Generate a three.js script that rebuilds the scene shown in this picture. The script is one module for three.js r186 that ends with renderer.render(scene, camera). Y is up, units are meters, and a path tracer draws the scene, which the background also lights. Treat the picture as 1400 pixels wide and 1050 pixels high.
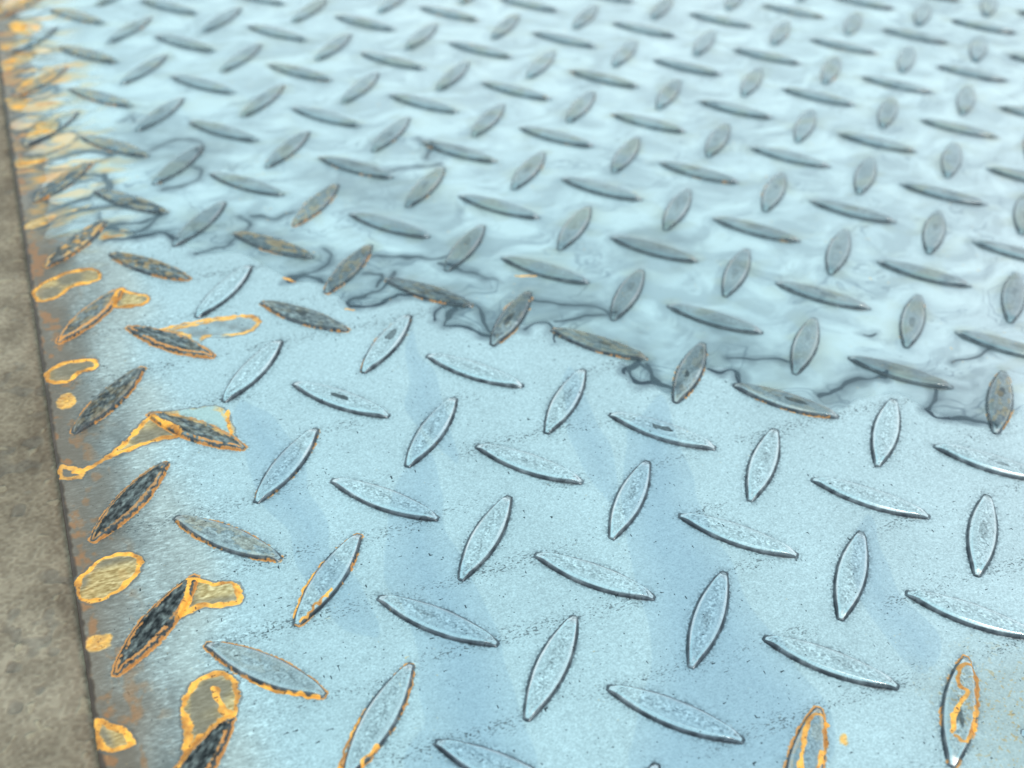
import * as THREE from 'three';

// ------------------------------------------------------------------ camera, sky, sun, exposure
const scene = new THREE.Scene();
const camera = new THREE.PerspectiveCamera(36.5975, 4 / 3, 0.01, 200);
camera.up.set(-0.058311, 0.764908, -0.641495);
camera.position.set(0.0219695, 0.2240855, 0.2442082);
camera.lookAt(0.0219695, 0.2240855 - 0.6425885, 0.2442082 - 0.7662115);
camera.focus = 0.295;
camera.userData.fStop = 11.5;
scene.add(camera);

const renderer = new THREE.WebGLRenderer({ antialias: true });
renderer.setSize(1024, 768);
renderer.toneMapping = THREE.LinearToneMapping;
renderer.toneMappingExposure = 1.78;
renderer.shadowMap.enabled = true;

// ------------------------------------------------------------------ noise
const PERM = new Float32Array(65536);
{ let s = 12345; for (let i = 0; i < 65536; i++) { s = (Math.imul(s, 1664525) + 1013904223) >>> 0; PERM[i] = s / 4294967296; } }
function vn(x, y, k = 0) {                       // value noise 0..1
  const xi = Math.floor(x), yi = Math.floor(y);
  let fx = x - xi, fy = y - yi;
  fx = fx * fx * (3 - 2 * fx); fy = fy * fy * (3 - 2 * fy);
  const a = Math.imul(xi, 73856093), b = Math.imul(xi + 1, 73856093), c = Math.imul(yi, 19349663) ^ Math.imul(k, 83492791), d = Math.imul(yi + 1, 19349663) ^ Math.imul(k, 83492791);
  const h = (q) => PERM[(q ^ (q >>> 15)) & 65535];
  const v0 = h(a ^ c), v1 = h(b ^ c), v2 = h(a ^ d), v3 = h(b ^ d);
  const t0 = v0 + (v1 - v0) * fx, t1 = v2 + (v3 - v2) * fx;
  return t0 + (t1 - t0) * fy;
}
const fbm = (x, y, k, n = 4) => { let s = 0, a = 0.5, t = 0; for (let i = 0; i < n; i++) { s += a * vn(x, y, k + i); t += a; a *= 0.5; x *= 2.03; y *= 2.03; } return s / t; };
const cl = (x, a = 0, b = 1) => (x < a ? a : x > b ? b : x);
const ss = (a, b, x) => { const t = cl((x - a) / (b - a)); return t * t * (3 - 2 * t); };

// ------------------------------------------------------------------ sky: light blue with thin bright cloud
{
  const W = 512, H = 256, d = new Float32Array(W * H * 4);
  for (let y = 0; y < H; y++) for (let x = 0; x < W; x++) {
    const el = ((y + 0.5) / H - 0.5) * Math.PI, az = (x + 0.5) / W * 2 * Math.PI;
    const ce = Math.cos(el), se = Math.sin(el), t = cl(se);
    const q = Math.pow(1 - t, 2.2);
    const r = 0.46 + 0.4 * q, g = 0.8 + 0.18 * q, b = 0.88 + 0.12 * q;
    const px = ce * Math.cos(az) / (0.35 + t), pz = ce * Math.sin(az) / (0.35 + t);
    const c = 0.62 * ss(0.4, 0.8, fbm(px * 1.3 + 7, pz * 1.3 + 3, 900, 5));
    const o = (y * W + x) * 4;
    d[o] = r + (1.02 - r) * c; d[o + 1] = g + (1.05 - g) * c; d[o + 2] = b + (1.08 - b) * c; d[o + 3] = 1;
  }
  const sky = new THREE.DataTexture(d, W, H, THREE.RGBAFormat, THREE.FloatType);
  sky.mapping = THREE.EquirectangularReflectionMapping; sky.magFilter = THREE.LinearFilter; sky.minFilter = THREE.LinearFilter; sky.needsUpdate = true;
  scene.background = sky; scene.environment = sky;
  scene.backgroundIntensity = 1; scene.environmentIntensity = 1;
}
const sun = new THREE.DirectionalLight(0xfff4e6, 1.5);
sun.position.set(1.0, 3.0, 0.9); sun.castShadow = true; sun.shadow.radius = 24;
sun.shadow.mapSize.set(2048, 2048);
Object.assign(sun.shadow.camera, { left: -1, right: 1, top: 1, bottom: -1, near: 0.5, far: 8 });
scene.add(sun);

// ------------------------------------------------------------------ the plate's own coordinates, in millimetres:
// p runs from the left edge into the plate, e runs along that edge; i, j count the lug pattern
const OX = -91.749, OZ = 40.664, PX = 0.914229, PZ = -0.405199, EX = -0.405199, EZ = -0.914229;
const world = (p, e) => [(OX + PX * p + EX * e) / 1000, (OZ + PZ * p + EZ * e) / 1000];
const latI = (p, e) => -2.404605 + 0.0239606 * p - 0.0231947 * e;
const latJ = (p, e) => -2.410451 + 0.0240189 * p + 0.0233729 * e;
const DET = 0.0239606 * 0.0233729 + 0.0231947 * 0.0240189;
const peOf = (i, j) => { const a = i + 2.404605, b = j + 2.410451; return [(0.0233729 * a + 0.0231947 * b) / DET, (-0.0240189 * a + 0.0239606 * b) / DET]; };
const PITCH = 30, LUG_L = 16.2, LUG_W = 3.9, LUG_H = 1.3, THICK = 8;
const PLATE = { p0: 0, p1: 760, e0: -330, e1: 640 };

// what was measured on the plate: [kind, p, e, p, e ...]
const LOOPS = [["tan",[0.5,-23.6,3.2,-20.4,7.1,-18.0,12.0,-17.5,16.0,-19.6,16.7,-23.3,14.4,-26.8,10.4,-29.6,5.5,-31.5,1.6,-30.1]],
  ["yel",[1.1,-42.6,3.2,-41.4,6.0,-42.0,6.8,-44.3,5.4,-46.4,2.7,-46.4,0.8,-45.1]],
  ["tan",[27.2,-31.8,31.9,-34.7,36.5,-36.3,38.1,-40.3,36.6,-43.1,33.3,-43.1,27.5,-41.8,23.9,-42.5,21.6,-43.5,24.2,-38.6]],
  ["tan",[15.3,-83.5,17.9,-76.0,18.9,-67.6,20.9,-63.7,24.6,-61.5,28.5,-61.6,31.1,-64.3,30.9,-69.9,29.4,-73.8,28.0,-74.3,22.8,-77.1,18.5,-80.2]],
  ["tan",[1.0,-64.5,0.3,-72.2,4.6,-74.7,7.6,-73.6,6.4,-69.1,3.5,-66.6]],
  ["tan",[0.5,104.7,6.4,110.2,14.5,112.9,20.0,111.9,22.3,108.0,20.6,104.1,13.5,103.4,6.9,98.3,1.6,98.6]],
  ["tan",[27.3,97.4,30.4,94.2,35.0,90.5,34.1,87.2,28.6,86.2,23.5,88.6]],
  ["drk",[37.0,70.5,44.9,71.7,55.8,71.6,64.2,69.5,65.8,66.2,61.8,62.0,54.0,62.0,48.0,63.3,45.4,61.5,42.5,66.5]],
  ["tan",[0.8,61.8,4.5,64.3,11.7,64.4,15.5,63.1,15.5,59.4,10.2,57.4,6.4,54.4,1.0,56.3]],
  ["yel",[2.6,47.4,5.3,49.8,7.8,47.7,8.2,44.7,5.2,42.5,2.5,44.3]],
  ["pal",[27.6,33.2,33.7,31.6,44.8,30.2,47.4,27.0,47.2,15.3,47.1,13.1,39.2,23.0]],
  ["tan",[27.1,31.9,18.7,24.0,13.0,18.5,25.1,20.7,33.8,21.5,29.0,28.7]],
  ["drk",[0.9,19.6,6.5,15.6,5.9,12.8,0.9,14.0]],
  ["yel",[153.9,-125.4,155.4,-125.6,154.7,-127.4,153.4,-128.1]],
  ["wht",[4.9,196.6,14.8,207.2,22.5,209.2,24.3,205.8,20.3,200.0,10.7,194.8]],
  ["wht",[9.9,184.5,20.6,190.4,31.6,190.4,34.2,186.9,28.4,184.0,18.6,181.8]],
  ["wht",[9.8,162.0,18.4,167.9,26.8,169.6,32.1,167.3,30.7,162.8,20.9,158.5,12.1,156.5]],
  ["wht",[27.1,147.6,35.4,149.2,44.2,141.6,44.2,138.1,39.3,136.2,27.9,139.9]],
  ["wht",[1.2,223.5,7.2,229.0,12.1,226.1,9.6,218.8,3.2,216.4]],
  ["wht",[11.5,332.7,20.1,336.6,23.2,334.5,18.5,328.3,12.5,326.9]],
  ["wht",[14.2,289.5,19.6,292.4,22.9,289.2,19.6,286.3]],
  ["wht",[8.4,268.0,14.1,272.1,15.7,270.6,12.1,266.9]],
  ["wht",[9.2,245.0,16.2,250.9,20.7,250.5,21.1,246.4,14.7,242.4]],
  ["amb",[1.1,193.8,10.7,194.8,19.8,194.7,21.4,192.8,15.1,189.4,7.1,186.6,1.3,187.2]],
  ["amb",[1.3,147.2,9.9,150.2,20.3,152.7,24.3,152.7,16.4,148.1,6.5,143.3,1.0,142.8]],
  ["amb",[5.7,207.3,12.4,222.3,18.9,217.4,17.0,210.8,10.4,205.8]],
  ["amb",[1.4,246.8,9.6,244.3,23.8,235.5,16.9,231.4,3.2,234.0]],
  ["amb",[26.0,133.7,31.7,134.1,35.6,129.5,29.8,128.0,24.3,128.7]],
  ["amb",[0.9,281.3,7.5,285.9,13.9,286.2,14.5,281.7,9.0,276.8,2.8,271.2]],
  ["amb",[4.8,251.3,10.0,261.8,18.8,267.6,21.5,264.7,15.1,257.3,8.0,251.3]],
  ["amb",[4.7,347.3,4.0,334.8,15.8,340.4,20.8,345.5]],
  ["amb",[1.9,299.7,8.5,301.3,15.9,300.3,12.9,295.5,5.8,291.9,1.6,294.2]],
  ["amb",[6.8,323.0,12.5,326.3,20.9,317.8,16.9,307.0,11.1,307.5]],
  ["amb",[0.5,246.7,2.9,246.9,4.7,244.4,1.0,242.6]]];
const LINES = [[1.2,[13.4,18.9,6.5,15.6,3.9,16.0]],
  [0.7,[34.9,71.7,45.0,72.4,55.9,72.0,64.2,69.5,65.8,66.2]],
  [1.5,[26.3,-65.7,26.9,-69.8,28.0,-74.0]],
  [0.5,[34.4,-66.5,38.2,-70.0,43.1,-73.6,47.6,-75.9]],
  [0.8,[47.4,27.0,46.9,22.6,46.8,16.5]],
  [0.8,[92.7,64.3,95.3,63.0]],
  [0.8,[78.1,87.6,81.4,83.9]],
  [0.9,[140.5,-129.5,146.0,-122.9,151.0,-119.2,153.0,-120.3,149.7,-125.6,144.6,-131.0]],
  [0.7,[177.8,-135.2,179.8,-136.6,186.7,-131.5,193.1,-123.6,194.3,-120.3,192.6,-119.6,188.0,-124.0,188.1,-126.2,182.5,-129.2,178.1,-133.9]],
  [0.5,[152.1,64.6,158.8,62.0]],
  [0.3,[47.1,-95.2,52.0,-87.8,55.0,-84.2]],
  [0.4,[52.0,-95.7,56.8,-92.6]],
  [0.25,[48.0,-52.0,52.5,-43.7,58.9,-37.4]],
  [0.25,[49.1,-54.0,58.7,-47.6]]];
const FLOW = [[1.0,[6.6,166.1,22.7,174.7,30.8,170.5,31.9,165.2,20.7,156.4,8.0,152.7]],
  [1.0,[7.2,142.9,17.5,149.6,31.3,149.4,43.3,144.6,45.3,139.8,39.5,136.1,28.4,136.6]],
  [1.2,[11.5,188.4,27.3,193.5,34.6,187.1]],
  [1.1,[30.3,173.5,31.5,168.1,31.3,160.0]],
  [1.1,[25.9,136.0,37.4,130.3,42.5,134.1,47.0,140.3]],
  [0.9,[24.9,128.0,34.5,126.9,39.4,126.8,46.1,125.6,48.9,119.8]],
  [0.7,[53.4,109.9,59.1,111.3,64.7,112.4,70.4,117.8,74.6,123.4,72.6,128.6]],
  [1.3,[79.8,85.9,86.3,88.2,91.6,89.6,95.1,92.2,96.1,97.0,94.5,100.4]],
  [1.0,[89.4,81.0,89.3,84.5,85.9,86.6,80.9,86.4]],
  [1.0,[94.1,65.6,95.7,68.1,101.2,70.1,106.4,70.6,110.4,74.1,113.9,78.8]],
  [1.1,[94.5,65.5,100.5,63.5,107.1,64.7,112.1,66.5,117.9,63.3]],
  [0.6,[103.7,81.2,108.0,80.2,108.9,77.3,105.8,72.9]],
  [1.1,[120.3,45.0,126.7,42.1,130.5,37.6,132.0,35.1]],
  [1.3,[120.3,45.0,120.4,46.6,124.0,49.9,126.1,54.2,124.9,56.7]],
  [0.6,[132.3,35.8,133.4,41.5,134.1,48.6,132.1,53.5]],
  [0.5,[118.1,48.6,120.9,53.8,124.5,55.6]],
  [0.5,[142.8,35.5,147.5,37.6,151.0,36.8,151.7,31.3,150.4,26.6]],
  [0.6,[109.8,90.7,121.4,86.0,130.8,82.5,134.1,82.8]],
  [0.5,[151.1,49.4,158.8,46.0,167.3,41.5,172.2,37.7,172.8,33.3]],
  [0.5,[154.7,36.5,162.1,35.6,166.5,36.7,174.1,33.3]],
  [1.0,[164.5,4.0,165.9,-0.1,170.0,-0.8,172.7,-2.8,174.7,-7.1]],
  [0.7,[164.5,4.0,166.0,7.2,169.9,8.9,171.6,10.2]],
  [0.6,[171.0,8.5,171.0,3.6,170.0,-0.8]],
  [0.8,[172.5,8.0,170.9,1.8,171.9,-1.1]],
  [0.4,[163.2,5.5,166.1,8.3,169.8,9.7]],
  [0.7,[189.7,-0.0,192.6,-3.6,196.8,-4.3,196.4,-10.4]],
  [0.5,[198.1,2.8,205.9,-0.9,212.8,-2.8,215.7,-5.8]],
  [0.9,[216.8,-23.5,224.9,-21.2,233.5,-20.4,241.6,-21.3]],
  [1.1,[242.8,-38.0,244.1,-42.7,249.8,-45.7,255.5,-48.6,257.1,-53.3]],
  [1.3,[242.8,-38.0,249.0,-36.3,251.6,-32.1]],
  [0.4,[247.1,-0.8,251.3,-3.0]],
  [0.4,[265.3,-22.4,273.3,-23.2,280.4,-21.6]],
  [1.2,[42.4,213.7,47.6,216.7,47.8,211.5]],
  [1.0,[7.1,244.2,16.0,248.4,20.6,252.0,18.6,245.6,9.8,242.0]],
  [0.8,[151.4,164.7,153.7,157.8,149.0,150.1]],
  [0.6,[49.5,186.7,64.1,191.3,69.0,186.8,66.1,178.6]],
  [0.7,[50.2,156.2,58.3,157.0,63.4,160.4,65.2,166.0,62.3,169.2]],
  [0.6,[76.5,128.4,82.1,124.1,90.5,126.5]],
  [0.5,[129.8,79.6,137.5,71.5,144.9,63.3]],
  [0.5,[128.7,144.6,140.1,143.9,151.7,143.3]]];
const TONE = [[51.5,31.6,58.4,24.2,62.4,9.7,62.9,-8.9,62.9,-31.3,66.1,-50.3,65.0,-66.3,55.4,-56.0,51.6,-27.3,49.3,1.8],
  [96.2,1.3,94.6,-25.8,91.4,-51.8,91.9,-78.2,89.7,-100.5,84.5,-111.9,60.4,-103.1,67.6,-88.5,71.5,-68.6,73.3,-45.3,83.5,-21.9],
  [149.0,14.8,147.9,-6.4,142.9,-30.7,136.9,-46.3,134.4,-30.8,138.4,-6.5],
  [170.5,-7.1,163.7,-37.9,157.8,-64.8,154.0,-91.3,155.4,-116.4,141.6,-133.0,104.4,-119.3,119.2,-96.8,128.9,-77.5,135.6,-51.5,147.8,-26.1],
  [111.2,46.8,108.6,24.7,105.5,1.4,101.1,-16.2,97.2,-2.3,99.6,24.1],
  [200.0,-68.4,193.8,-93.3,190.0,-115.8,182.3,-117.5,181.4,-101.2,187.0,-80.5]];
const SMEAR = [[21.8,143.2,47.4,130.1,50.6,119.3,26.9,124.5],
  [49.7,129.3,72.3,127.2,90.8,106.4,93.4,86.8,80.9,86.4,68.0,106.6,54.5,113.3],
  [85.0,103.4,107.5,91.5,116.4,70.4,99.8,65.0,94.0,79.9],
  [119.0,78.5,133.4,60.4,135.4,38.8,123.5,46.8,122.2,57.6],
  [145.7,65.2,177.4,45.9,175.0,29.7,162.1,29.9,148.7,46.8],
  [159.2,35.0,178.3,20.5,177.4,-5.8,167.0,3.1,166.1,16.7],
  [195.4,22.9,219.2,-1.1,213.7,-18.1,198.3,-9.3,190.7,4.6],
  [217.6,-12.1,246.2,-17.9,231.0,-24.0,216.3,-26.2],
  [246.2,-25.5,270.5,-33.7,261.0,-51.9,245.1,-41.3],
  [128.9,109.1,144.0,89.3,152.0,67.7,134.5,78.0],
  [105.8,154.6,136.8,133.5,143.9,104.4,115.4,118.6],
  [45.8,209.5,76.2,187.6,65.7,161.3,41.8,180.2],
  [197.9,76.9,220.9,64.5,211.7,53.0,192.2,59.3]];
const WET = [6.4,133.5,15.0,136.5,27.7,130.5,39.4,126.8,48.8,123.7,53.5,110.8,67.9,105.7,79.4,85.5,89.2,80.1,91.3,74.2,94.4,65.1,106.8,64.0,115.1,66.4,122.4,54.6,120.0,45.5,126.6,41.7,131.9,34.8,139.0,41.6,143.9,38.0,151.3,37.6,151.8,28.5,163.1,15.7,167.3,9.8,164.5,4.0,170.0,-0.8,172.9,-9.7,183.1,-2.3,190.4,-0.6,196.8,-4.3,195.8,-11.4,201.1,-21.7,212.5,-31.9,225.2,-28.5,239.0,-29.6,242.8,-38.0,247.7,-44.9,257.5,-53.4,271.9,-48.7,273.5,-59.6];
WET.push(300, -75, 420, -130, 640, -160, 650, 560, 12, 560, 9, 470, 14, 420, 7, 360, 13, 300, 8, 240, 14, 200, 9, 170);

function spline(f, closed, n = 6) {              // smooth a list of corners
  const P = []; for (let k = 0; k < f.length; k += 2) P.push(new THREE.Vector3(f[k], f[k + 1], 0));
  const c = new THREE.CatmullRomCurve3(P, closed, 'centripetal');
  return c.getPoints(P.length * n).map((v) => [v.x, v.y]);
}
function box(pts, m) { let a = 1e9, b = 1e9, c = -1e9, d = -1e9; for (const [x, y] of pts) { a = Math.min(a, x); b = Math.min(b, y); c = Math.max(c, x); d = Math.max(d, y); } return [a - m, b - m, c + m, d + m]; }
function dist(pts, x, y) {                       // distance to an open polyline
  let best = 1e9;
  for (let k = 1; k < pts.length; k++) {
    const ax = pts[k - 1][0], ay = pts[k - 1][1], bx = pts[k][0] - ax, by = pts[k][1] - ay;
    const t = cl(((x - ax) * bx + (y - ay) * by) / (bx * bx + by * by + 1e-9)), dx = x - ax - t * bx, dy = y - ay - t * by, d = dx * dx + dy * dy;
    if (d < best) best = d;
  }
  return Math.sqrt(best);
}
function inside(pts, x, y) {
  let c = false;
  for (let k = 0, l = pts.length - 1; k < pts.length; l = k++) {
    const [ax, ay] = pts[k], [bx, by] = pts[l];
    if ((ay > y) !== (by > y) && x < (bx - ax) * (y - ay) / (by - ay) + ax) c = !c;
  }
  return c;
}

// signed distance to the edge of the wet area, on a 2 mm grid (positive where wet)
const wetPts = spline(WET, true, 2);
const WS = 2, WP0 = -20, WE0 = -180, WNP = 350, WNE = 390, wetGrid = new Float32Array(WNP * WNE);
for (let b = 0; b < WNE; b++) for (let a = 0; a < WNP; a++) {
  const p = WP0 + a * WS, e = WE0 + b * WS;
  let d = dist(wetPts, p, e); d = Math.min(d, 40);
  wetGrid[b * WNP + a] = inside(wetPts, p, e) ? d : -d;
}
function wetSd(p, e) {
  const x = (p - WP0) / WS, y = (e - WE0) / WS;
  if (x < 0 || y < 0 || x >= WNP - 1 || y >= WNE - 1) return -40;
  const a = x | 0, b = y | 0, u = x - a, v = y - b, o = b * WNP + a;
  const d = (wetGrid[o] * (1 - u) + wetGrid[o + 1] * u) * (1 - v) + (wetGrid[o + WNP] * (1 - u) + wetGrid[o + WNP + 1] * u) * v;
  return d + 1.2 * (vn(p / 5, e / 5, 51) - 0.5) + (p < 40 && e > 135 ? 11 * (vn(p / 40, e / 8, 57) - 0.6) : 0);
}

// the lug nearest to a point: signed distance (negative on the lug) and where along it
const lug = { sd: 0, a: 0, b: 0, i: 0, j: 0 };
const halfWidth = (a) => LUG_W * (1 - 0.81 * (a / LUG_L) * (a / LUG_L));
function nearLug(p, e) {
  const I = latI(p, e), J = latJ(p, e), i0 = Math.floor(I), j0 = Math.floor(J);
  lug.sd = 1e9;
  for (let n = 0; n < 4; n++) {
    const i = i0 + (n & 1), j = j0 + (n >> 1), along = (i + j) & 1;
    if (21.0 * (i + j + 4.815) < 11) continue;
    const a = (along ? I - i : J - j) * PITCH, b = (along ? J - j : I - i) * PITCH;
    const aa = Math.abs(a), w = aa < LUG_L ? halfWidth(a) : 0.55, d1 = Math.abs(b) - w, d2 = aa - LUG_L;
    const sd = d2 > 0 ? Math.hypot(d2, Math.max(d1, 0)) : Math.max(d1 * 0.95, d2);
    if (sd < lug.sd) { lug.sd = sd; lug.a = a; lug.b = b; lug.i = i; lug.j = j; }
  }
  return lug;
}
// lugs that look unlike the rest: dark (0..1), orange outline, dark patch in the middle, rusty loop
const STYLE = {
  '-1,-3': [0.95, 1, 0, 0], '0,-4': [0.95, 1, 0, 0], '-2,-2': [0.8, 0.7, 0, 0], '-3,-1': [0.7, 0.55, 0, 0.2], '-2,-1': [0.7, 0.8, 0, 0.1],
  '-3,0': [0.72, 0.8, 0, 0.1], '-4,0': [0.45, 0.8, 0, 0.3], '-4,1': [0.7, 0.5, 0, 0.5], '-5,1': [0.6, 0.5, 0, 0.9], '-2,1': [0.62, 0.4, 0.3, 0.1],
  '-1,-2': [0.32, 0.4, 0, 0.15], '0,-3': [0.24, 0.4, 0.2, 0.05], '1,-3': [0.1, 0.28, 0, 0], '0,-2': [0.06, 0.3, 0, 0], '-1,-1': [0.05, 0.2, 0, 0],
  '-1,1': [0.05, 0.2, 0.9, 0], '-1,0': [0.02, 0.05, 0.55, 0], '2,1': [0.05, 0, 0.8, 0], '-3,1': [0, 0.02, 0, 0], '-2,0': [0, 0.03, 0, 0],
  '0,2': [0.42, 0.3, 0.3, 0.12], '1,2': [0.42, 0.28, 0.2, 0.15], '-1,2': [0.45, 0.26, 0.2, 0.15], '-2,2': [0.45, 0.32, 0.1, 0.25], '2,2': [0.35, 0.2, 0.4, 0.1],
  '3,2': [0.3, 0.24, 0.3, 0.1], '-3,2': [0.5, 0.35, 0.1, 0.4], '4,-2': [0.25, 0.6, 0, 0.1], '5,-1': [0.1, 0.4, 0.3, 0], '5,3': [0.35, 0.22, 0.2, 0.25], '-3,3': [0.35, 0.28, 0, 0.3],
};
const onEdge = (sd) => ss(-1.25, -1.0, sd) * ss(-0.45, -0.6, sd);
function styleOf(i, j) {
  const s = STYLE[i + ',' + j]; if (s) return s;
  const [p, e] = peOf(i, j), r = vn(i * 3.7 + 0.5, j * 5.3 + 0.5, 77);
  if (wetSd(p, e) > 4) {
    const left = 1 - ss(15, 60, p);
    return [(0.15 + 0.1 * r + 0.3 * left) * (1 - 0.35 * ss(80, 260, e + 0.3 * p)), 0.16 * r * r + 0.4 * left, 0.12 * r, 0.05 * r + 0.5 * left];
  }
  return [0.04 * r, 0.02, 0.12 * r * r, 0];
}

// ------------------------------------------------------------------ the plate's surface, painted in four square fields
const loopF = LOOPS.map(([k, f]) => { const pts = spline(f, true); return { k, pts: pts, bb: box(pts, 3.5) }; });
const lineF = LINES.map(([w, f]) => { const pts = spline(f, false); return { w, pts, bb: box(pts, 3) }; });
const flowF = FLOW.map(([w, f]) => { const pts = spline(f, false); return { w, pts, bb: box(pts, 7) }; });
const smearF = SMEAR.map((f) => { const pts = spline(f, true, 4); return { pts, bb: box(pts, 11) }; });
const toneF = TONE.map((f) => { const pts = spline(f, true); return { pts, bb: box(pts, 3) }; });
const PAD = 14;

function paintField(p0, e0, size, N) {
  const span = size + 2 * PAD, step = span / N, P0 = p0 - PAD, E0 = e0 - PAD;
  const orange = new Uint8Array(N * N), tan = new Uint8Array(N * N), pale = new Uint8Array(N * N), dark = new Uint8Array(N * N), flow = new Uint8Array(N * N), tone = new Uint8Array(N * N), smear = new Uint8Array(N * N), light = new Uint8Array(N * N);
  const each = (bb, fn) => {
    const a0 = Math.max(0, Math.floor((bb[0] - P0) / step)), a1 = Math.min(N - 1, Math.ceil((bb[2] - P0) / step)), b0 = Math.max(0, Math.floor((bb[1] - E0) / step)), b1 = Math.min(N - 1, Math.ceil((bb[3] - E0) / step));
    for (let b = b0; b <= b1; b++) for (let a = a0; a <= a1; a++) fn(b * N + a, P0 + (a + 0.5) * step, E0 + (b + 0.5) * step);
  };
  const up = (arr, o, v) => { const w = v * 255; if (w > arr[o]) arr[o] = w; };
  for (const { k, pts, bb } of loopF) each(bb, (o, p, e) => {
    const wp = p + 0.9 * (vn(p / 1.6, e / 1.6, 11) - 0.5) + 0.5 * (vn(p / 0.5, e / 0.5, 12) - 0.5), we = e + 0.9 * (vn(p / 1.6, e / 1.6, 13) - 0.5);
    const d = dist([...pts, pts[0]], wp, we), inn = inside(pts, wp, we), sd = inn ? d : -d;
    const broken = ss(0.2, 0.45, vn(p / 3, e / 3, 14)), wide = 0.5 + 1.1 * vn(p / 4, e / 4, 15);
    const ring = ss(-0.25, 0.05, sd) * (1 - ss(wide, wide + 0.35, sd));
    if (k === 'amb') { const n = fbm(p / 5, e / 2.5, 19, 3); up(tan, o, ss(-0.6, 1.2, sd) * (0.55 + 0.45 * n)); up(orange, o, ss(-0.2, 2, sd) * ss(0.42, 0.66, n) * 0.9); up(flow, o, 0.7 * Math.exp(-Math.pow((sd + 0.5) / 0.5, 2)) * broken); return; }
    if (k === 'wht') { up(light, o, ss(-0.2, 1.4, sd)); up(flow, o, Math.max(0.85 * Math.exp(-Math.pow((sd + 0.6) / 0.55, 2)), 0.4 * Math.exp(-Math.pow((sd + 1.2) / 1.3, 2))) * (0.4 + 0.6 * broken)); return; }
    if (k === 'yel') { up(tan, o, ss(-0.3, 0.4, sd)); up(orange, o, 0.75 * ss(-0.3, 0.5, sd) * (0.5 + 0.5 * vn(p / 0.7, e / 0.7, 16))); return; }
    up(orange, o, ring * (k === 'tan' ? 1 : k === 'drk' ? 0.8 * broken : 0.5 * broken));
    if (k === 'pal') up(pale, o, ss(-0.2, 0.3, sd)); else if (k === 'drk') up(dark, o, 0.6 * ss(0.2, 1.2, sd) * vn(p / 3, e / 3, 17)); else { up(tan, o, ss(-0.2, 0.3, sd)); if (inn) up(dark, o, 0.65 * ss(0.35, 0.75, vn(p / 6, e / 6, 18)) * ss(0.6, 2, sd)); }
    up(dark, o, 0.5 * (1 - ss(0.12, 0.4, Math.abs(sd + 0.35))));
  });
  for (const { w, pts, bb } of lineF) each(bb, (o, p, e) => {
    const d = dist(pts, p + 0.9 * (vn(p / 1.3, e / 1.3, 21) - 0.5), e + 0.9 * (vn(p / 1.3, e / 1.3, 22) - 0.5)), h = w * (0.25 + 0.5 * vn(p / 2, e / 2, 23));
    up(orange, o, 1 - ss(h, h + 0.25, d));
  });
  for (const { w, pts, bb } of flowF) each(bb, (o, p, e) => {
    const d = dist(pts, p + 2.4 * (vn(p / 4, e / 4, 24) - 0.5), e + 2.4 * (vn(p / 4, e / 4, 25) - 0.5)), h = w * (0.1 + 1.1 * vn(p / 4, e / 4, 26) ** 1.5);
    up(flow, o, Math.max(1 - ss(h * 0.6 + 0.1, h + 0.55, d), 0.42 * (1 - ss(h, h + 3.6, d)) * (0.4 + 0.9 * vn(p / 3, e / 3, 87))));
  });
  for (const { pts, bb } of smearF) each(bb, (o, p, e) => {
    const wp = p + 9 * (vn(p / 9, e / 9, 84) - 0.5) + 3 * (vn(p / 3, e / 3, 85) - 0.5), we = e + 9 * (vn(p / 9, e / 9, 86) - 0.5), d = dist([...pts, pts[0]], wp, we);
    up(smear, o, inside(pts, wp, we) ? 0.6 + 0.4 * ss(0, 6, d) : 0.6 * (1 - ss(0, 9, d)));
  });
  for (const { pts, bb } of toneF) each(bb, (o, p, e) => {
    const wp = p + 4 * (vn(p / 12, e / 12, 27) - 0.5), we = e + 4 * (vn(p / 9, e / 9, 28) - 0.5);
    if (inside(pts, wp, we)) up(tone, o, ss(0, 11, dist([...pts, pts[0]], wp, we)) * 0.5 + 0.5 * ss(0, 0.8, dist([...pts, pts[0]], wp, we)));
  });
  const C = new Uint8Array(N * N * 4), M = new Uint8Array(N * N * 4);
  let r, g, b;
  const mix = (t, R, G, B) => { r += (R - r) * t; g += (G - g) * t; b += (B - b) * t; };
  for (let y = 0; y < N; y++) for (let x = 0; x < N; x++) {
    const o = y * N + x, p = P0 + (x + 0.5) * step, e = E0 + (y + 0.5) * step;
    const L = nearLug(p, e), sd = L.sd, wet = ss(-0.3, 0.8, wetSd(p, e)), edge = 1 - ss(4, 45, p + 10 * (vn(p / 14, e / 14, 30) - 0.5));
    const fine = vn(p / 0.3, e / 0.26, 31) - 0.5, fine2 = vn(p / 0.62, e / 0.45, 32) - 0.5, broad = fbm(p / 22, e / 26, 33, 3) - 0.5;
    const I = latI(p, e), J = latJ(p, e);
    let metal = 0.9, rough = 0.36, bump = 128 + fine * 44 + fine2 * 40;
    r = 178; g = 181; b = 184;
    const v = broad * 14 + (1 - 0.75 * wet) * (fine * 30 + fine2 * 11); r += v; g += v; b += v;
    mix(0.5 * tone[o] / 255 * (1 - wet), 134, 148, 164);
    const strokes = vn(p / 1.3, e / 0.42, 34) - 0.5 + 0.7 * (vn(p / 0.7, e / 0.3, 35) - 0.5), st = (0.025 + 0.975 * Math.pow(edge, 1.2)) * (1 - 0.55 * wet);
    { const q = strokes * 200 * st + fine * 70 * edge * (1 - wet) + 70 * st * ss(0.25, 0.5, strokes); r += q; g += q; b += q; bump += strokes * 60 * st; rough += 0.1 * edge; }
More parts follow.
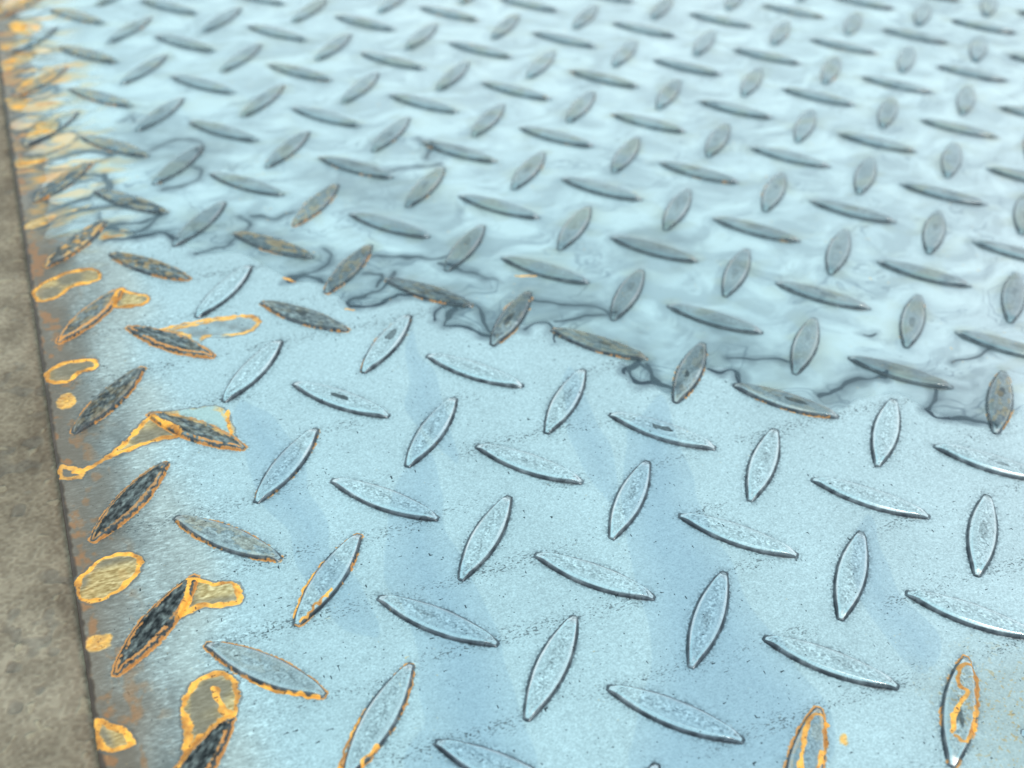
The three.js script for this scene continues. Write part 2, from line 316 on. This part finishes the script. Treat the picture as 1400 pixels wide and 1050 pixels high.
    mix(0.7 * ss(0.05, 0.5, edge) * (1 - 0.5 * wet), 174, 164, 158); mix(0.85 * ss(0.45, 0.95, edge) * (0.8 + 0.6 * broad) * (0.5 + 0.5 * ss(-0.1, 0.15, fbm(p / 9, e / 30, 46, 3) - 0.5)), 100, 93, 90);
    // dark specks, thicker in the streaks that run between the ends of the lugs
    let band = J - I - Math.floor(J - I) - 0.5; band = Math.exp(-(band * band) / 0.02) * ss(0.35, 0.75, vn(p / 16, e / 9, 36));
    const speck = vn(p / 0.5, e / 0.24, 37), spk = ss(0.80 - 0.2 * band, 0.93 - 0.14 * band, speck) * (0.25 + 0.75 * band) * (1 - wet);
    mix(0.58 * spk, 66, 66, 68); bump -= 30 * spk;
    const dot = ss(0.952, 0.97, vn(p / 0.75, e / 0.75, 38)); mix(0.85 * dot * (1 - 0.6 * wet), 30, 34, 38);
    // wet part: tide marks, thin grime lines, rippled reflections painted in, darker towards the lugs
    if (wet > 0) {
      const front = 1 - ss(8, 75, wetSd(p, e));
      const wx = p + 9 * (vn(p / 17, e / 17, 40) - 0.5), wy = e + 14 * (vn(p / 17, e / 17, 41) - 0.5), n1 = fbm(wx / 17, wy / 11, 42, 3);
      const line = Math.exp(-Math.pow((n1 - 0.5) / 0.012, 2)) + 0.7 * Math.exp(-Math.pow((n1 - 0.41) / 0.009, 2));
      mix(wet * cl(line) * (0.14 + 0.5 * front) * ss(0.35, 0.6, vn(p / 26, e / 26, 43)), 84, 92, 104);
      const push = 7 * Math.exp(-Math.max(sd, 0) / 5), fl = fbm((wx + push) / 13, (wy - push) / 6.5, 44, 4);
      mix(wet * 0.36 * ss(0.5, 0.72, fl) * (0.5 + 0.5 * front), 116, 120, 126); mix(wet * 0.5 * ss(0.5, 0.3, fl), 204, 206, 206);  // grey and pale ripple reflections of the film, put into the colour
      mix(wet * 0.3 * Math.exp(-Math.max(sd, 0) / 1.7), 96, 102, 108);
      rough = 0.36 - 0.1 * wet; bump = 128 + (bump - 128) * (1 - 0.8 * wet);
      // yellowish residue trailing from the lugs
      mix(wet * 0.35 * ss(0.5, 0.8, vn(p / 7, e / 5, 45)) * Math.exp(-Math.max(sd, 0) / 4), 158, 150, 128);
    }
    // rust creeping in from the edge
    const creep = 1 - ss(6, 44, p + 16 * (vn(p / 30, e / 9, 50) - 0.5)), far = ss(95, 190, e);
    const rustN = fbm(p / 11, e / 4.5, 52, 4);
    const tanT = creep * far * ss(0.46, 0.58, rustN);
    mix(0.85 * tanT, 172, 142, 92); metal -= 0.45 * tanT; rough += 0.15 * tanT;
    const orT = creep * far * ss(0.56, 0.68, rustN + 0.1 * (vn(p / 2, e / 1, 53) - 0.5)); mix(0.9 * orT, 214, 140, 58); metal -= 0.3 * orT;
    { const pale2 = creep * far * ss(0.53, 0.6, 1 - rustN); mix(0.6 * pale2, 200, 200, 204); }
    { const ln = Math.exp(-Math.pow((rustN - 0.47) / 0.014, 2)) * creep * far; mix(0.75 * ln, 70, 72, 78); }
    const purple = (1 - ss(2, 17, p + 7 * (vn(p / 6, e / 11, 54) - 0.5))); mix(0.7 * purple, 112, 88, 74); metal -= 0.15 * purple;
    const or2 = purple * ss(0.55, 0.75, fbm(p / 3, e / 4, 55, 3)); mix(0.6 * or2, 150, 88, 46); metal -= 0.3 * or2;
    const rim = 1 - ss(0.6, 1.6, p + 0.7 * (vn(p / 1.2, e / 1.6, 56) - 0.5)); mix(0.92 * rim, 52, 34, 24); metal -= 0.5 * rim;
    { const dd = Math.hypot(p - 196, e + 136), t = ss(26, 6, dd + 14 * (fbm(p / 7, e / 5, 90, 3) - 0.5)); if (t > 0) { mix(0.26 * t, 126, 116, 102); mix(0.45 * t * ss(0.75, 0.85, vn(p / 0.6, e / 0.5, 91)), 190, 130, 66); } }
    // the marked stains and flow lines
    if (pale[o]) mix(0.6 * pale[o] / 255, 178, 184, 176);
    if (tan[o]) { const t = tan[o] / 255; mix(t * 0.75, 180, 143, 86); metal -= 0.35 * t; rough += 0.12 * t; const q = strokes * 50 * t; r += q; g += q; b += q; }
    if (light[o]) mix(0.36 * light[o] / 255, 198, 194, 194);
    if (smear[o]) { const t = smear[o] / 255 * wet * (0.45 + 0.75 * fbm(p / 6 + 3 * vn(p / 9, e / 9, 88), e / 3.2, 89, 3) - 0.1); mix(cl(0.42 * t), 92, 95, 100); }
    if (flow[o]) { const t = flow[o] / 255; mix(0.95 * t, 48, 55, 64); metal -= 0.25 * t; }
    if (dark[o]) { const t = dark[o] / 255; mix(t, 82, 76, 74); metal -= 0.3 * t; }
    // the lugs
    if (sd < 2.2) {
      const s = styleOf(L.i, L.j), tag = L.i * 13 + L.j * 7;
      if (sd < 0.25) {
        const onTop = ss(0.1, -0.5, sd), mid = Math.exp(-Math.pow(L.b / 1.5, 2)) * ss(LUG_L, LUG_L * 0.5, Math.abs(L.a));
        const scr = vn(L.a / 0.4 + tag, L.b / 0.35, 60) - 0.5, scr2 = vn(L.a / 0.9 + tag, L.b / 0.5, 61) - 0.5;
        const q = onTop * (-4 + (scr * 52 + scr2 * 30) * (0.25 + 1.1 * mid)) * (1 - 0.5 * wet); r += q; g += q; b += q; bump += scr * 60 * mid;
        mix(onTop * s[0], 74 - 20 * s[0], 74 - 22 * s[0], 76 - 24 * s[0]); metal -= 0.25 * s[0];
        if (s[0] > 0.3) { const m = (fbm(L.a / 1.5 + tag, L.b / 0.7, 62, 4) - 0.5) * 190 * s[0] * (wet ? 0.5 : 1); r += m; g += m; b += m * 0.95; bump += m * 0.5; }
        const pn = fbm((L.a + 2 * Math.sin(tag)) / 3.5, L.b / 1.6 + tag, 63, 3), patch = s[2] * ss(0.48, 0.56, 0.45 * pn + 0.45 * Math.exp(-Math.pow((L.a - 3 * Math.sin(tag * 1.7)) / 4.5, 2) - Math.pow(L.b / 1.5, 2)) - 0.02) * ss(-0.6, -1.4, sd);
        mix(0.5 * patch, 96, 96, 98); { const ring = patch * (1 - patch) * 4; mix(0.6 * ring, 36, 36, 38); }
        const rn = fbm(L.a / 2.4 + tag, L.b / 1.2, 64, 3), ro = s[3] * ss(0.5, 0.62, rn) * onTop; mix(0.9 * ro, 186, 128, 62); metal -= 0.5 * ro; rough += 0.2 * ro;
      }
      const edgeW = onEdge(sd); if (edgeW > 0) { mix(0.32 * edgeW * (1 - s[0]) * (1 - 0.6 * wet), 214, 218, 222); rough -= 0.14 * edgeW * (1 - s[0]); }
      const out = ss(0.34, 0.06, sd + 0.25 * (vn(p / 0.6, e / 0.6, 73) - 0.5)) * ss(-0.6, -0.38, sd) * (0.72 + 0.5 * (vn(p / 1.6, e / 1.6, 65) - 0.5)); mix(cl(out), 50, 55, 62); metal -= 0.3 * cl(out);  // grime line at the foot, with the dark shading of the flanks painted in
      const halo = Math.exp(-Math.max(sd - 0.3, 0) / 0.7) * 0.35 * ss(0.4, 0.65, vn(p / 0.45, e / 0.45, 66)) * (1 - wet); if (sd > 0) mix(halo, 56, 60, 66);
      if (s[1] > 0.07) {
        const nz = 0.65 * vn(p / 4.5, e / 4.5, 67) + 0.35 * vn(p / 0.8, e / 0.8, 68), on = ss(0.7 - 0.7 * s[1], 0.84 - 0.7 * s[1], nz), jit = 0.5 * (vn(p / 1.7, e / 1.7, 69) - 0.5) + 0.4 * (vn(p / 0.5, e / 0.5, 74) - 0.5), ow = 0.04 + 0.2 * s[1];
        const ol = Math.max(on * (1 - ss(ow, ow + 0.2, Math.abs(sd - 0.12 + jit))), ss(0.5, 0.8, s[1]) * ss(0.25, 0.4, nz) * (1 - ss(0.2, 0.42, Math.abs(sd + 0.95 + jit)))); mix(0.8 * ol, 190, 118, 52); metal -= 0.7 * ol; rough += 0.3 * ol; bump += 20 * ol;
      }
    }
    if (orange[o]) { const t = orange[o] / 255, n = vn(p / 0.6, e / 0.6, 70); { const m = ss(0.35, 0.75, fbm(p / 3.5, e / 3, 76, 3)); mix(t * 0.96, 214 + 20 * n - 66 * m, 138 + 26 * n - 50 * m, 50 + 18 * n - 14 * m); } metal -= 0.8 * t; rough += 0.35 * t; bump += 45 * t; mix(0.8 * t * ss(0.84, 0.9, vn(p / 0.6, e / 0.5, 75)), 90, 60, 36); }
    const fleck = ss(0.972, 0.98, vn(p / 0.9 + 40, e / 0.9, 71)) * ss(0.55, 0.7, vn(p / 18, e / 18, 72)) * (0.3 + 0.7 * wet); mix(fleck, 214, 150, 70); metal -= 0.6 * fleck;
    const k = o * 4;
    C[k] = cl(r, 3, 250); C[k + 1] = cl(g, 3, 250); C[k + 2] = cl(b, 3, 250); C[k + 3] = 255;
    M[k] = cl(bump, 0, 255); M[k + 1] = cl(rough, 0.05, 1) * 255; M[k + 2] = cl(metal, 0, 1) * 255; M[k + 3] = 255;
  }
  const tex = (d, srgb) => { const t = new THREE.DataTexture(d, N, N, THREE.RGBAFormat); t.magFilter = THREE.LinearFilter; t.minFilter = THREE.LinearMipmapLinearFilter; t.generateMipmaps = true; if (srgb) t.colorSpace = THREE.SRGBColorSpace; t.needsUpdate = true; return t; };
  const c = tex(C, true), m = tex(M, false);
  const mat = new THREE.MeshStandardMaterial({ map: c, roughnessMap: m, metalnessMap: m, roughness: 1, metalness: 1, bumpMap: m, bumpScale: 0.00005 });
  return { p0, e0, size, mat, uv: (p, e) => [(p - P0) / span, (e - E0) / span] };
}
const fields = [paintField(0, -150, 245, 2048), paintField(0, 95, 265, 1280), paintField(245, -170, 265, 1280), paintField(245, 95, 265, 1024), paintField(0, -350, 200, 896)];
const fieldAt = (p, e) => fields.find((f) => p >= f.p0 && p < f.p0 + f.size && e >= f.e0 && e < f.e0 + f.size);
const plainSteel = (() => {                       // the rest of the sheet, outside the close-up
  const N = 512, d = new Uint8Array(N * N * 4);
  for (let y = 0; y < N; y++) for (let x = 0; x < N; x++) { const n = fbm(x / 3, y / 3, 80, 3) - 0.5, o = (y * N + x) * 4; d[o] = 168 + 30 * n; d[o + 1] = 174 + 30 * n; d[o + 2] = 180 + 30 * n; d[o + 3] = 255; }
  const t = new THREE.DataTexture(d, N, N, THREE.RGBAFormat); t.wrapS = t.wrapT = THREE.MirroredRepeatWrapping; t.magFilter = THREE.LinearFilter; t.colorSpace = THREE.SRGBColorSpace; t.needsUpdate = true;
  return new THREE.MeshStandardMaterial({ map: t, roughness: 0.34, metalness: 0.88 });
})();

// ------------------------------------------------------------------ ground
const groundY = -THICK / 1000 - 0.0005;
{
  const N = 1024, d = new Uint8Array(N * N * 4), h = new Uint8Array(N * N * 4), S = 0.35;   // metres a side
  for (let y = 0; y < N; y++) for (let x = 0; x < N; x++) {
    const u = x / N * 350, v = y / N * 350;
    const a = fbm(u / 60, v / 60, 100, 3) - 0.5, b = fbm(u / 7, v / 7, 110, 4) - 0.5, c = vn(u / 0.8, v / 0.8, 120) - 0.5;
    const pit = ss(0.7, 0.82, fbm(u / 5.5 + 9, v / 5.5, 130, 2)), peb = ss(0.72, 0.8, fbm(u / 4, v / 4 + 31, 140, 2));
    let r = 114 + 26 * a + 44 * b + 26 * c, g = 98 + 26 * a + 42 * b + 26 * c, bl = 83 + 26 * a + 38 * b + 24 * c;
    r += (66 - r) * 0.25 * pit; g += (62 - g) * 0.25 * pit; bl += (62 - bl) * 0.25 * pit;
    r += (150 - r) * 0.4 * peb; g += (134 - g) * 0.4 * peb; bl += (112 - bl) * 0.4 * peb;
    const o = (y * N + x) * 4; d[o] = cl(r, 0, 255); d[o + 1] = cl(g, 0, 255); d[o + 2] = cl(bl, 0, 255); d[o + 3] = 255;
    const q = cl(128 + 120 * b + 30 * c - 60 * pit + 50 * peb, 0, 255); h[o] = h[o + 1] = h[o + 2] = q; h[o + 3] = 255;
  }
  const mk = (arr, srgb) => { const t = new THREE.DataTexture(arr, N, N, THREE.RGBAFormat); t.wrapS = t.wrapT = THREE.MirroredRepeatWrapping; t.magFilter = THREE.LinearFilter; t.minFilter = THREE.LinearMipmapLinearFilter; t.generateMipmaps = true; if (srgb) t.colorSpace = THREE.SRGBColorSpace; t.repeat.set(1 / S, 1 / S); t.needsUpdate = true; return t; };
  const R = 30, geo = new THREE.PlaneGeometry(2 * R, 2 * R).rotateX(-Math.PI / 2), uv = geo.attributes.uv;
  for (let k = 0; k < uv.count; k++) uv.setXY(k, uv.getX(k) * 2 * R, uv.getY(k) * 2 * R);
  const ground = new THREE.Mesh(geo, new THREE.MeshStandardMaterial({ map: mk(d, true), bumpMap: mk(h, false), bumpScale: 0.002, roughness: 0.95 }));
  ground.name = 'ground'; ground.position.y = groundY; ground.receiveShadow = true;
  ground.userData = { label: 'worn grey brown concrete ground left of the steel plate', category: 'ground', kind: 'structure' };
  scene.add(ground);
}

// ------------------------------------------------------------------ the plate
const plate = new THREE.Group();
plate.name = 'tread_plate';
{ const [x, z] = world(0, 0); plate.position.set(x, groundY + 0.0005, z); }
plate.userData = { label: 'wet blue grey steel tread plate with raised oval lugs and rusty left edge', category: 'steel plate' };
scene.add(plate);
const up0 = plate.position;
const local = (p, e, h) => { const [x, z] = world(p, e); return [x - up0.x, h / 1000 - up0.y, z - up0.z]; };
const swell = (p, e) => 0.05 * (vn(p / 60, e / 60, 200) - 0.5);      // a rolled sheet is never quite flat (mm)

{ // the sheet: its top in fields, with rounded rim, sides and underside
  const cuts = (a, b, extra) => { const s = new Set(extra.filter((v) => v > a && v < b)); for (let v = a; v < b; v += 10) s.add(v); s.add(b); return [...s].sort((m, n) => m - n); };
  const ps = cuts(PLATE.p0 + 0.8, PLATE.p1 - 0.8, [200, 245, 265, 430, 510]), es = cuts(PLATE.e0 + 0.8, PLATE.e1 - 0.8, [-170, -150, 95, 360]);
  const parts = [...fields.map((f) => ({ f, pos: [], uv: [], idx: [], m: new Map() })), { f: null, pos: [], uv: [], idx: [], m: new Map() }];
  const vert = (t, p, e, h) => {
    const key = p + ',' + e + ',' + h; if (t.m.has(key)) return t.m.get(key);
    const n = t.pos.length / 3; t.pos.push(...local(p, e, h)); t.uv.push(...(t.f ? t.f.uv(p, e) : [p / 120, e / 120])); t.m.set(key, n); return n;
  };
  const quad = (t, a, b, c, d) => t.idx.push(a, b, c, a, c, d);
  for (let a = 0; a + 1 < ps.length; a++) for (let b = 0; b + 1 < es.length; b++) {
    const f = fieldAt((ps[a] + ps[a + 1]) / 2, (es[b] + es[b + 1]) / 2), t = parts[f ? fields.indexOf(f) : fields.length];
    const V = (p, e) => vert(t, p, e, swell(p, e));
    quad(t, V(ps[a], es[b]), V(ps[a + 1], es[b]), V(ps[a + 1], es[b + 1]), V(ps[a], es[b + 1]));
  }
  // rim: four sides, each a rounded shoulder, a face and a strip underneath
  const prof = [[0.8, 0], [0.35, -0.12], [0.1, -0.4], [0, -0.9], [0.05, -THICK + 0.4], [0.5, -THICK]];
  const side = (list, at) => {
    for (let k = 0; k + 1 < list.length; k++) {
      const [pm, em] = at((list[k] + list[k + 1]) / 2, 1), f = fieldAt(Math.max(pm, 0.1), em), t = parts[f ? fields.indexOf(f) : fields.length];
      for (let q = 0; q + 1 < prof.length; q++) {
        const W = (s, [inn, h]) => { const [p, e] = at(s, inn), w = 0.14 * (vn(s / 3, h, 210) - 0.5) * (inn < 0.6 ? 1 : 0); return vert(t, p + w, e, inn === 0.8 ? swell(p, e) : h); };
        quad(t, W(list[k], prof[q]), W(list[k + 1], prof[q]), W(list[k + 1], prof[q + 1]), W(list[k], prof[q + 1]));
      }
    }
  };
  side(es, (s, n) => [PLATE.p0 + n, s]);
  side([...es].reverse(), (s, n) => [PLATE.p1 - n, s]);
  side([...ps].reverse(), (s, n) => [s, PLATE.e0 + n]);
  side(ps, (s, n) => [s, PLATE.e1 - n]);
  { const t = parts[fields.length], c = [[0.5, 0.5], [0.5, 1], [1, 1], [1, 0.5]], a = PLATE.p0 + 0.5, b = PLATE.p1 - 0.5, m = PLATE.e0 + 0.5, n = PLATE.e1 - 0.5; quad(t, vert(t, a, m, -THICK - 0.01), vert(t, a, n, -THICK - 0.01), vert(t, b, n, -THICK - 0.01), vert(t, b, m, -THICK - 0.01)); }
  const geo = new THREE.BufferGeometry(), pos = [], uv = [], idx = [];
  parts.forEach((t, k) => { const base = pos.length / 3; geo.addGroup(idx.length, t.idx.length, k); for (const v of t.pos) pos.push(v); for (const v of t.uv) uv.push(v); for (const v of t.idx) idx.push(base + v); });
  geo.setAttribute('position', new THREE.Float32BufferAttribute(pos, 3)); geo.setAttribute('uv', new THREE.Float32BufferAttribute(uv, 2)); geo.setIndex(idx); geo.computeVertexNormals();
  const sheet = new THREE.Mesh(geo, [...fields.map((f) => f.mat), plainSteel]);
  sheet.name = 'sheet'; sheet.castShadow = sheet.receiveShadow = true; plate.add(sheet);
}

// a lug: lens-shaped foot, steep flanks, rounded shoulder, slightly domed top, ends cut short and sloping
const ACROSS = [[-1, -0.3], [-0.985, 0.05], [-0.945, 0.38], [-0.9, 0.55], [-0.86, 0.63], [-0.72, 0.95], [-0.66, 0.985], [-0.4, 1.01], [0, 1.015]];
const SECTION = [...ACROSS, ...ACROSS.slice(0, -1).reverse().map(([a, h]) => [-a, h])];
const ALONG = [-1, -0.992, -0.965, -0.93, -0.89, -0.84, -0.76, -0.66, -0.52, -0.36, -0.18, 0]; ALONG.push(...ALONG.slice(0, -1).reverse().map((v) => -v));
function lugInto(i, j, f, out) {
  const along = (i + j) & 1, base = out.pos.length / 3, n = SECTION.length, r1 = vn(i * 2.3, j * 3.1, 220), r2 = vn(i * 4.3, j * 1.7, 221);
  for (const s of ALONG) {
    const a = s * LUG_L, w = halfWidth(a), tip = Math.pow(ss(1.0, 0.8, Math.abs(s)), 0.75), lift = LUG_H * (0.94 + 0.12 * r1) * (0.08 + 0.92 * tip) * (1 - 0.1 * s * s);
    for (const [c, h] of SECTION) {
      const b = c * w * (0.97 + 0.06 * vn(a / 3 + i * 9, c + j * 9, 222)), I = i + (along ? a : b) / PITCH, J = j + (along ? b : a) / PITCH, [p, e] = peOf(I, J);
      const hh = h > 0.9 ? lift * h + 0.06 * (vn(a / 2 + i * 7, b / 1.5 + j * 7, 223) - 0.5) + 0.02 * (r2 - 0.5) * b : h < 0 ? -0.3 : lift * h;
      out.pos.push(...local(p, e, hh)); out.uv.push(...(f ? f.uv(p, e) : [p / 120, e / 120]));
    }
  }
  for (let s = 0; s + 1 < ALONG.length; s++) for (let c = 0; c + 1 < n; c++) {
    const A = base + s * n + c, B = A + 1, D = A + n, E = D + 1;
    if (along) out.idx.push(A, D, B, B, D, E); else out.idx.push(A, B, D, B, E, D);
  }
  for (const [s, flip] of [[0, 0], [ALONG.length - 1, 1]]) for (let c = 1; c + 1 < n; c++) { const A = base + s * n; if (flip ^ along) out.idx.push(A, A + c + 1, A + c); else out.idx.push(A, A + c, A + c + 1); }
}
const geoOf = (o) => { const g = new THREE.BufferGeometry(); g.setAttribute('position', new THREE.Float32BufferAttribute(o.pos, 3)); g.setAttribute('uv', new THREE.Float32BufferAttribute(o.uv, 2)); g.setIndex(o.idx); g.computeVertexNormals(); return g; };
const seen = new THREE.Frustum(); camera.updateMatrixWorld(); camera.updateProjectionMatrix();
seen.setFromProjectionMatrix(new THREE.Matrix4().multiplyMatrices(camera.projectionMatrix, camera.matrixWorldInverse));
const LUG_LABELS = { '-1,-3': 'blackened lug ringed with orange rust', '0,-4': 'blackened lug ringed with orange rust', '-2,-1': 'dark lug with orange rust along its rim', '-3,0': 'dark lug with orange rust along its rim', '-2,-2': 'dark lug with rusty scratches', '-3,-1': 'dark lug with rusty scratches', '-4,0': 'brownish lug with orange rim', '-4,1': 'olive brown rusty lug', '-5,1': 'olive brown rusty lug', '4,-2': 'lug with a rusty orange loop on its top', '5,-1': 'lug with a rusty orange loop on its top', '-1,1': 'lug with a dark stain on its top', '2,1': 'lug with a dark stain on its top', '-1,0': 'lug with a dark stain on its top', '0,-3': 'lug with an orange spot near its right end' };
{
  const rest = { pos: [], uv: [], idx: [] };
  let count = 0;
  for (let j = -40; j <= 40; j++) for (let i = -40; i <= 40; i++) {
    const [p, e] = peOf(i, j);
    if (p < 11 || p > PLATE.p1 - 14 || e < PLATE.e0 + 14 || e > PLATE.e1 - 14) continue;
    const f = fieldAt(p, e), [x, z] = world(p, e);
    if (f && count < 290 && seen.intersectsSphere(new THREE.Sphere(new THREE.Vector3(x, 0, z), 0.017))) {
      const o = { pos: [], uv: [], idx: [] }; lugInto(i, j, f, o);
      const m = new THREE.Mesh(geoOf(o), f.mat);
      m.name = 'raised_lug' + (count ? '_' + String(count).padStart(3, '0') : ''); count++;
      const lb = LUG_LABELS[i + ',' + j]; if (lb) m.userData.label = lb;
      m.castShadow = m.receiveShadow = true; plate.add(m);
    } else lugInto(i, j, null, rest);
  }
  console.log('lugs built singly', count);
  const m = new THREE.Mesh(geoOf(rest), plainSteel); m.name = 'outer_lugs'; m.userData.kind = 'stuff'; m.castShadow = m.receiveShadow = true; plate.add(m);
}

// ------------------------------------------------------------------ the film of water standing among the lugs
{
  const G = 1.25, P0 = 0, E0 = -170, NP = 330, NE = 440, id = new Int32Array(NP * NE).fill(-1), pos = [], idx = [];
  const gx = (p, e) => [(wetSd(p + 0.6, e) - wetSd(p - 0.6, e)) / 1.2, (wetSd(p, e + 0.6) - wetSd(p, e - 0.6)) / 1.2];
  for (let b = 0; b < NE; b++) for (let a = 0; a < NP; a++) {
    let p = P0 + a * G, e = E0 + b * G, s = wetSd(p, e);
    if (s < -1.3) continue;
    if (s < 0.25) { const [u, v] = gx(p, e), l = Math.max(u * u + v * v, 0.3); p -= u * s / l; e -= v * s / l; s = 0; }
    if (p < 2) continue;
    const d = Math.max(nearLug(p, e).sd, 0);
    const h = swell(p, e) + 0.03 + 0.36 * (1 - Math.exp(-s / 1.1)) + (s > 0 ? 0.3 * Math.exp(-d / 1.2) : 0) * ss(0, 2, s) + 0.03 * (vn(p / 16, e / 16, 240) - 0.5);
    id[b * NP + a] = pos.length / 3; const [x, z] = world(p, e); pos.push(x, h / 1000, z);
  }
  for (let b = 0; b + 1 < NE; b++) for (let a = 0; a + 1 < NP; a++) {
    const A = id[b * NP + a], B = id[b * NP + a + 1], C = id[(b + 1) * NP + a + 1], D = id[(b + 1) * NP + a];
    if (A >= 0 && B >= 0 && C >= 0) idx.push(A, B, C); if (A >= 0 && C >= 0 && D >= 0) idx.push(A, C, D);
  }
  const geo = new THREE.BufferGeometry(); geo.setAttribute('position', new THREE.Float32BufferAttribute(pos, 3)); geo.setIndex(idx); geo.computeVertexNormals();
  const film = new THREE.Mesh(geo, new THREE.MeshPhysicalMaterial({ color: 0xffffff, transmission: 1, thickness: 0, roughness: 0.03, ior: 1.36, metalness: 0 }));
  film.name = 'water_film'; film.receiveShadow = true;
  film.userData = { label: 'thin clear film of water lying among the lugs on the far part of the plate', category: 'puddle' };
  scene.add(film);
}

renderer.render(scene, camera);
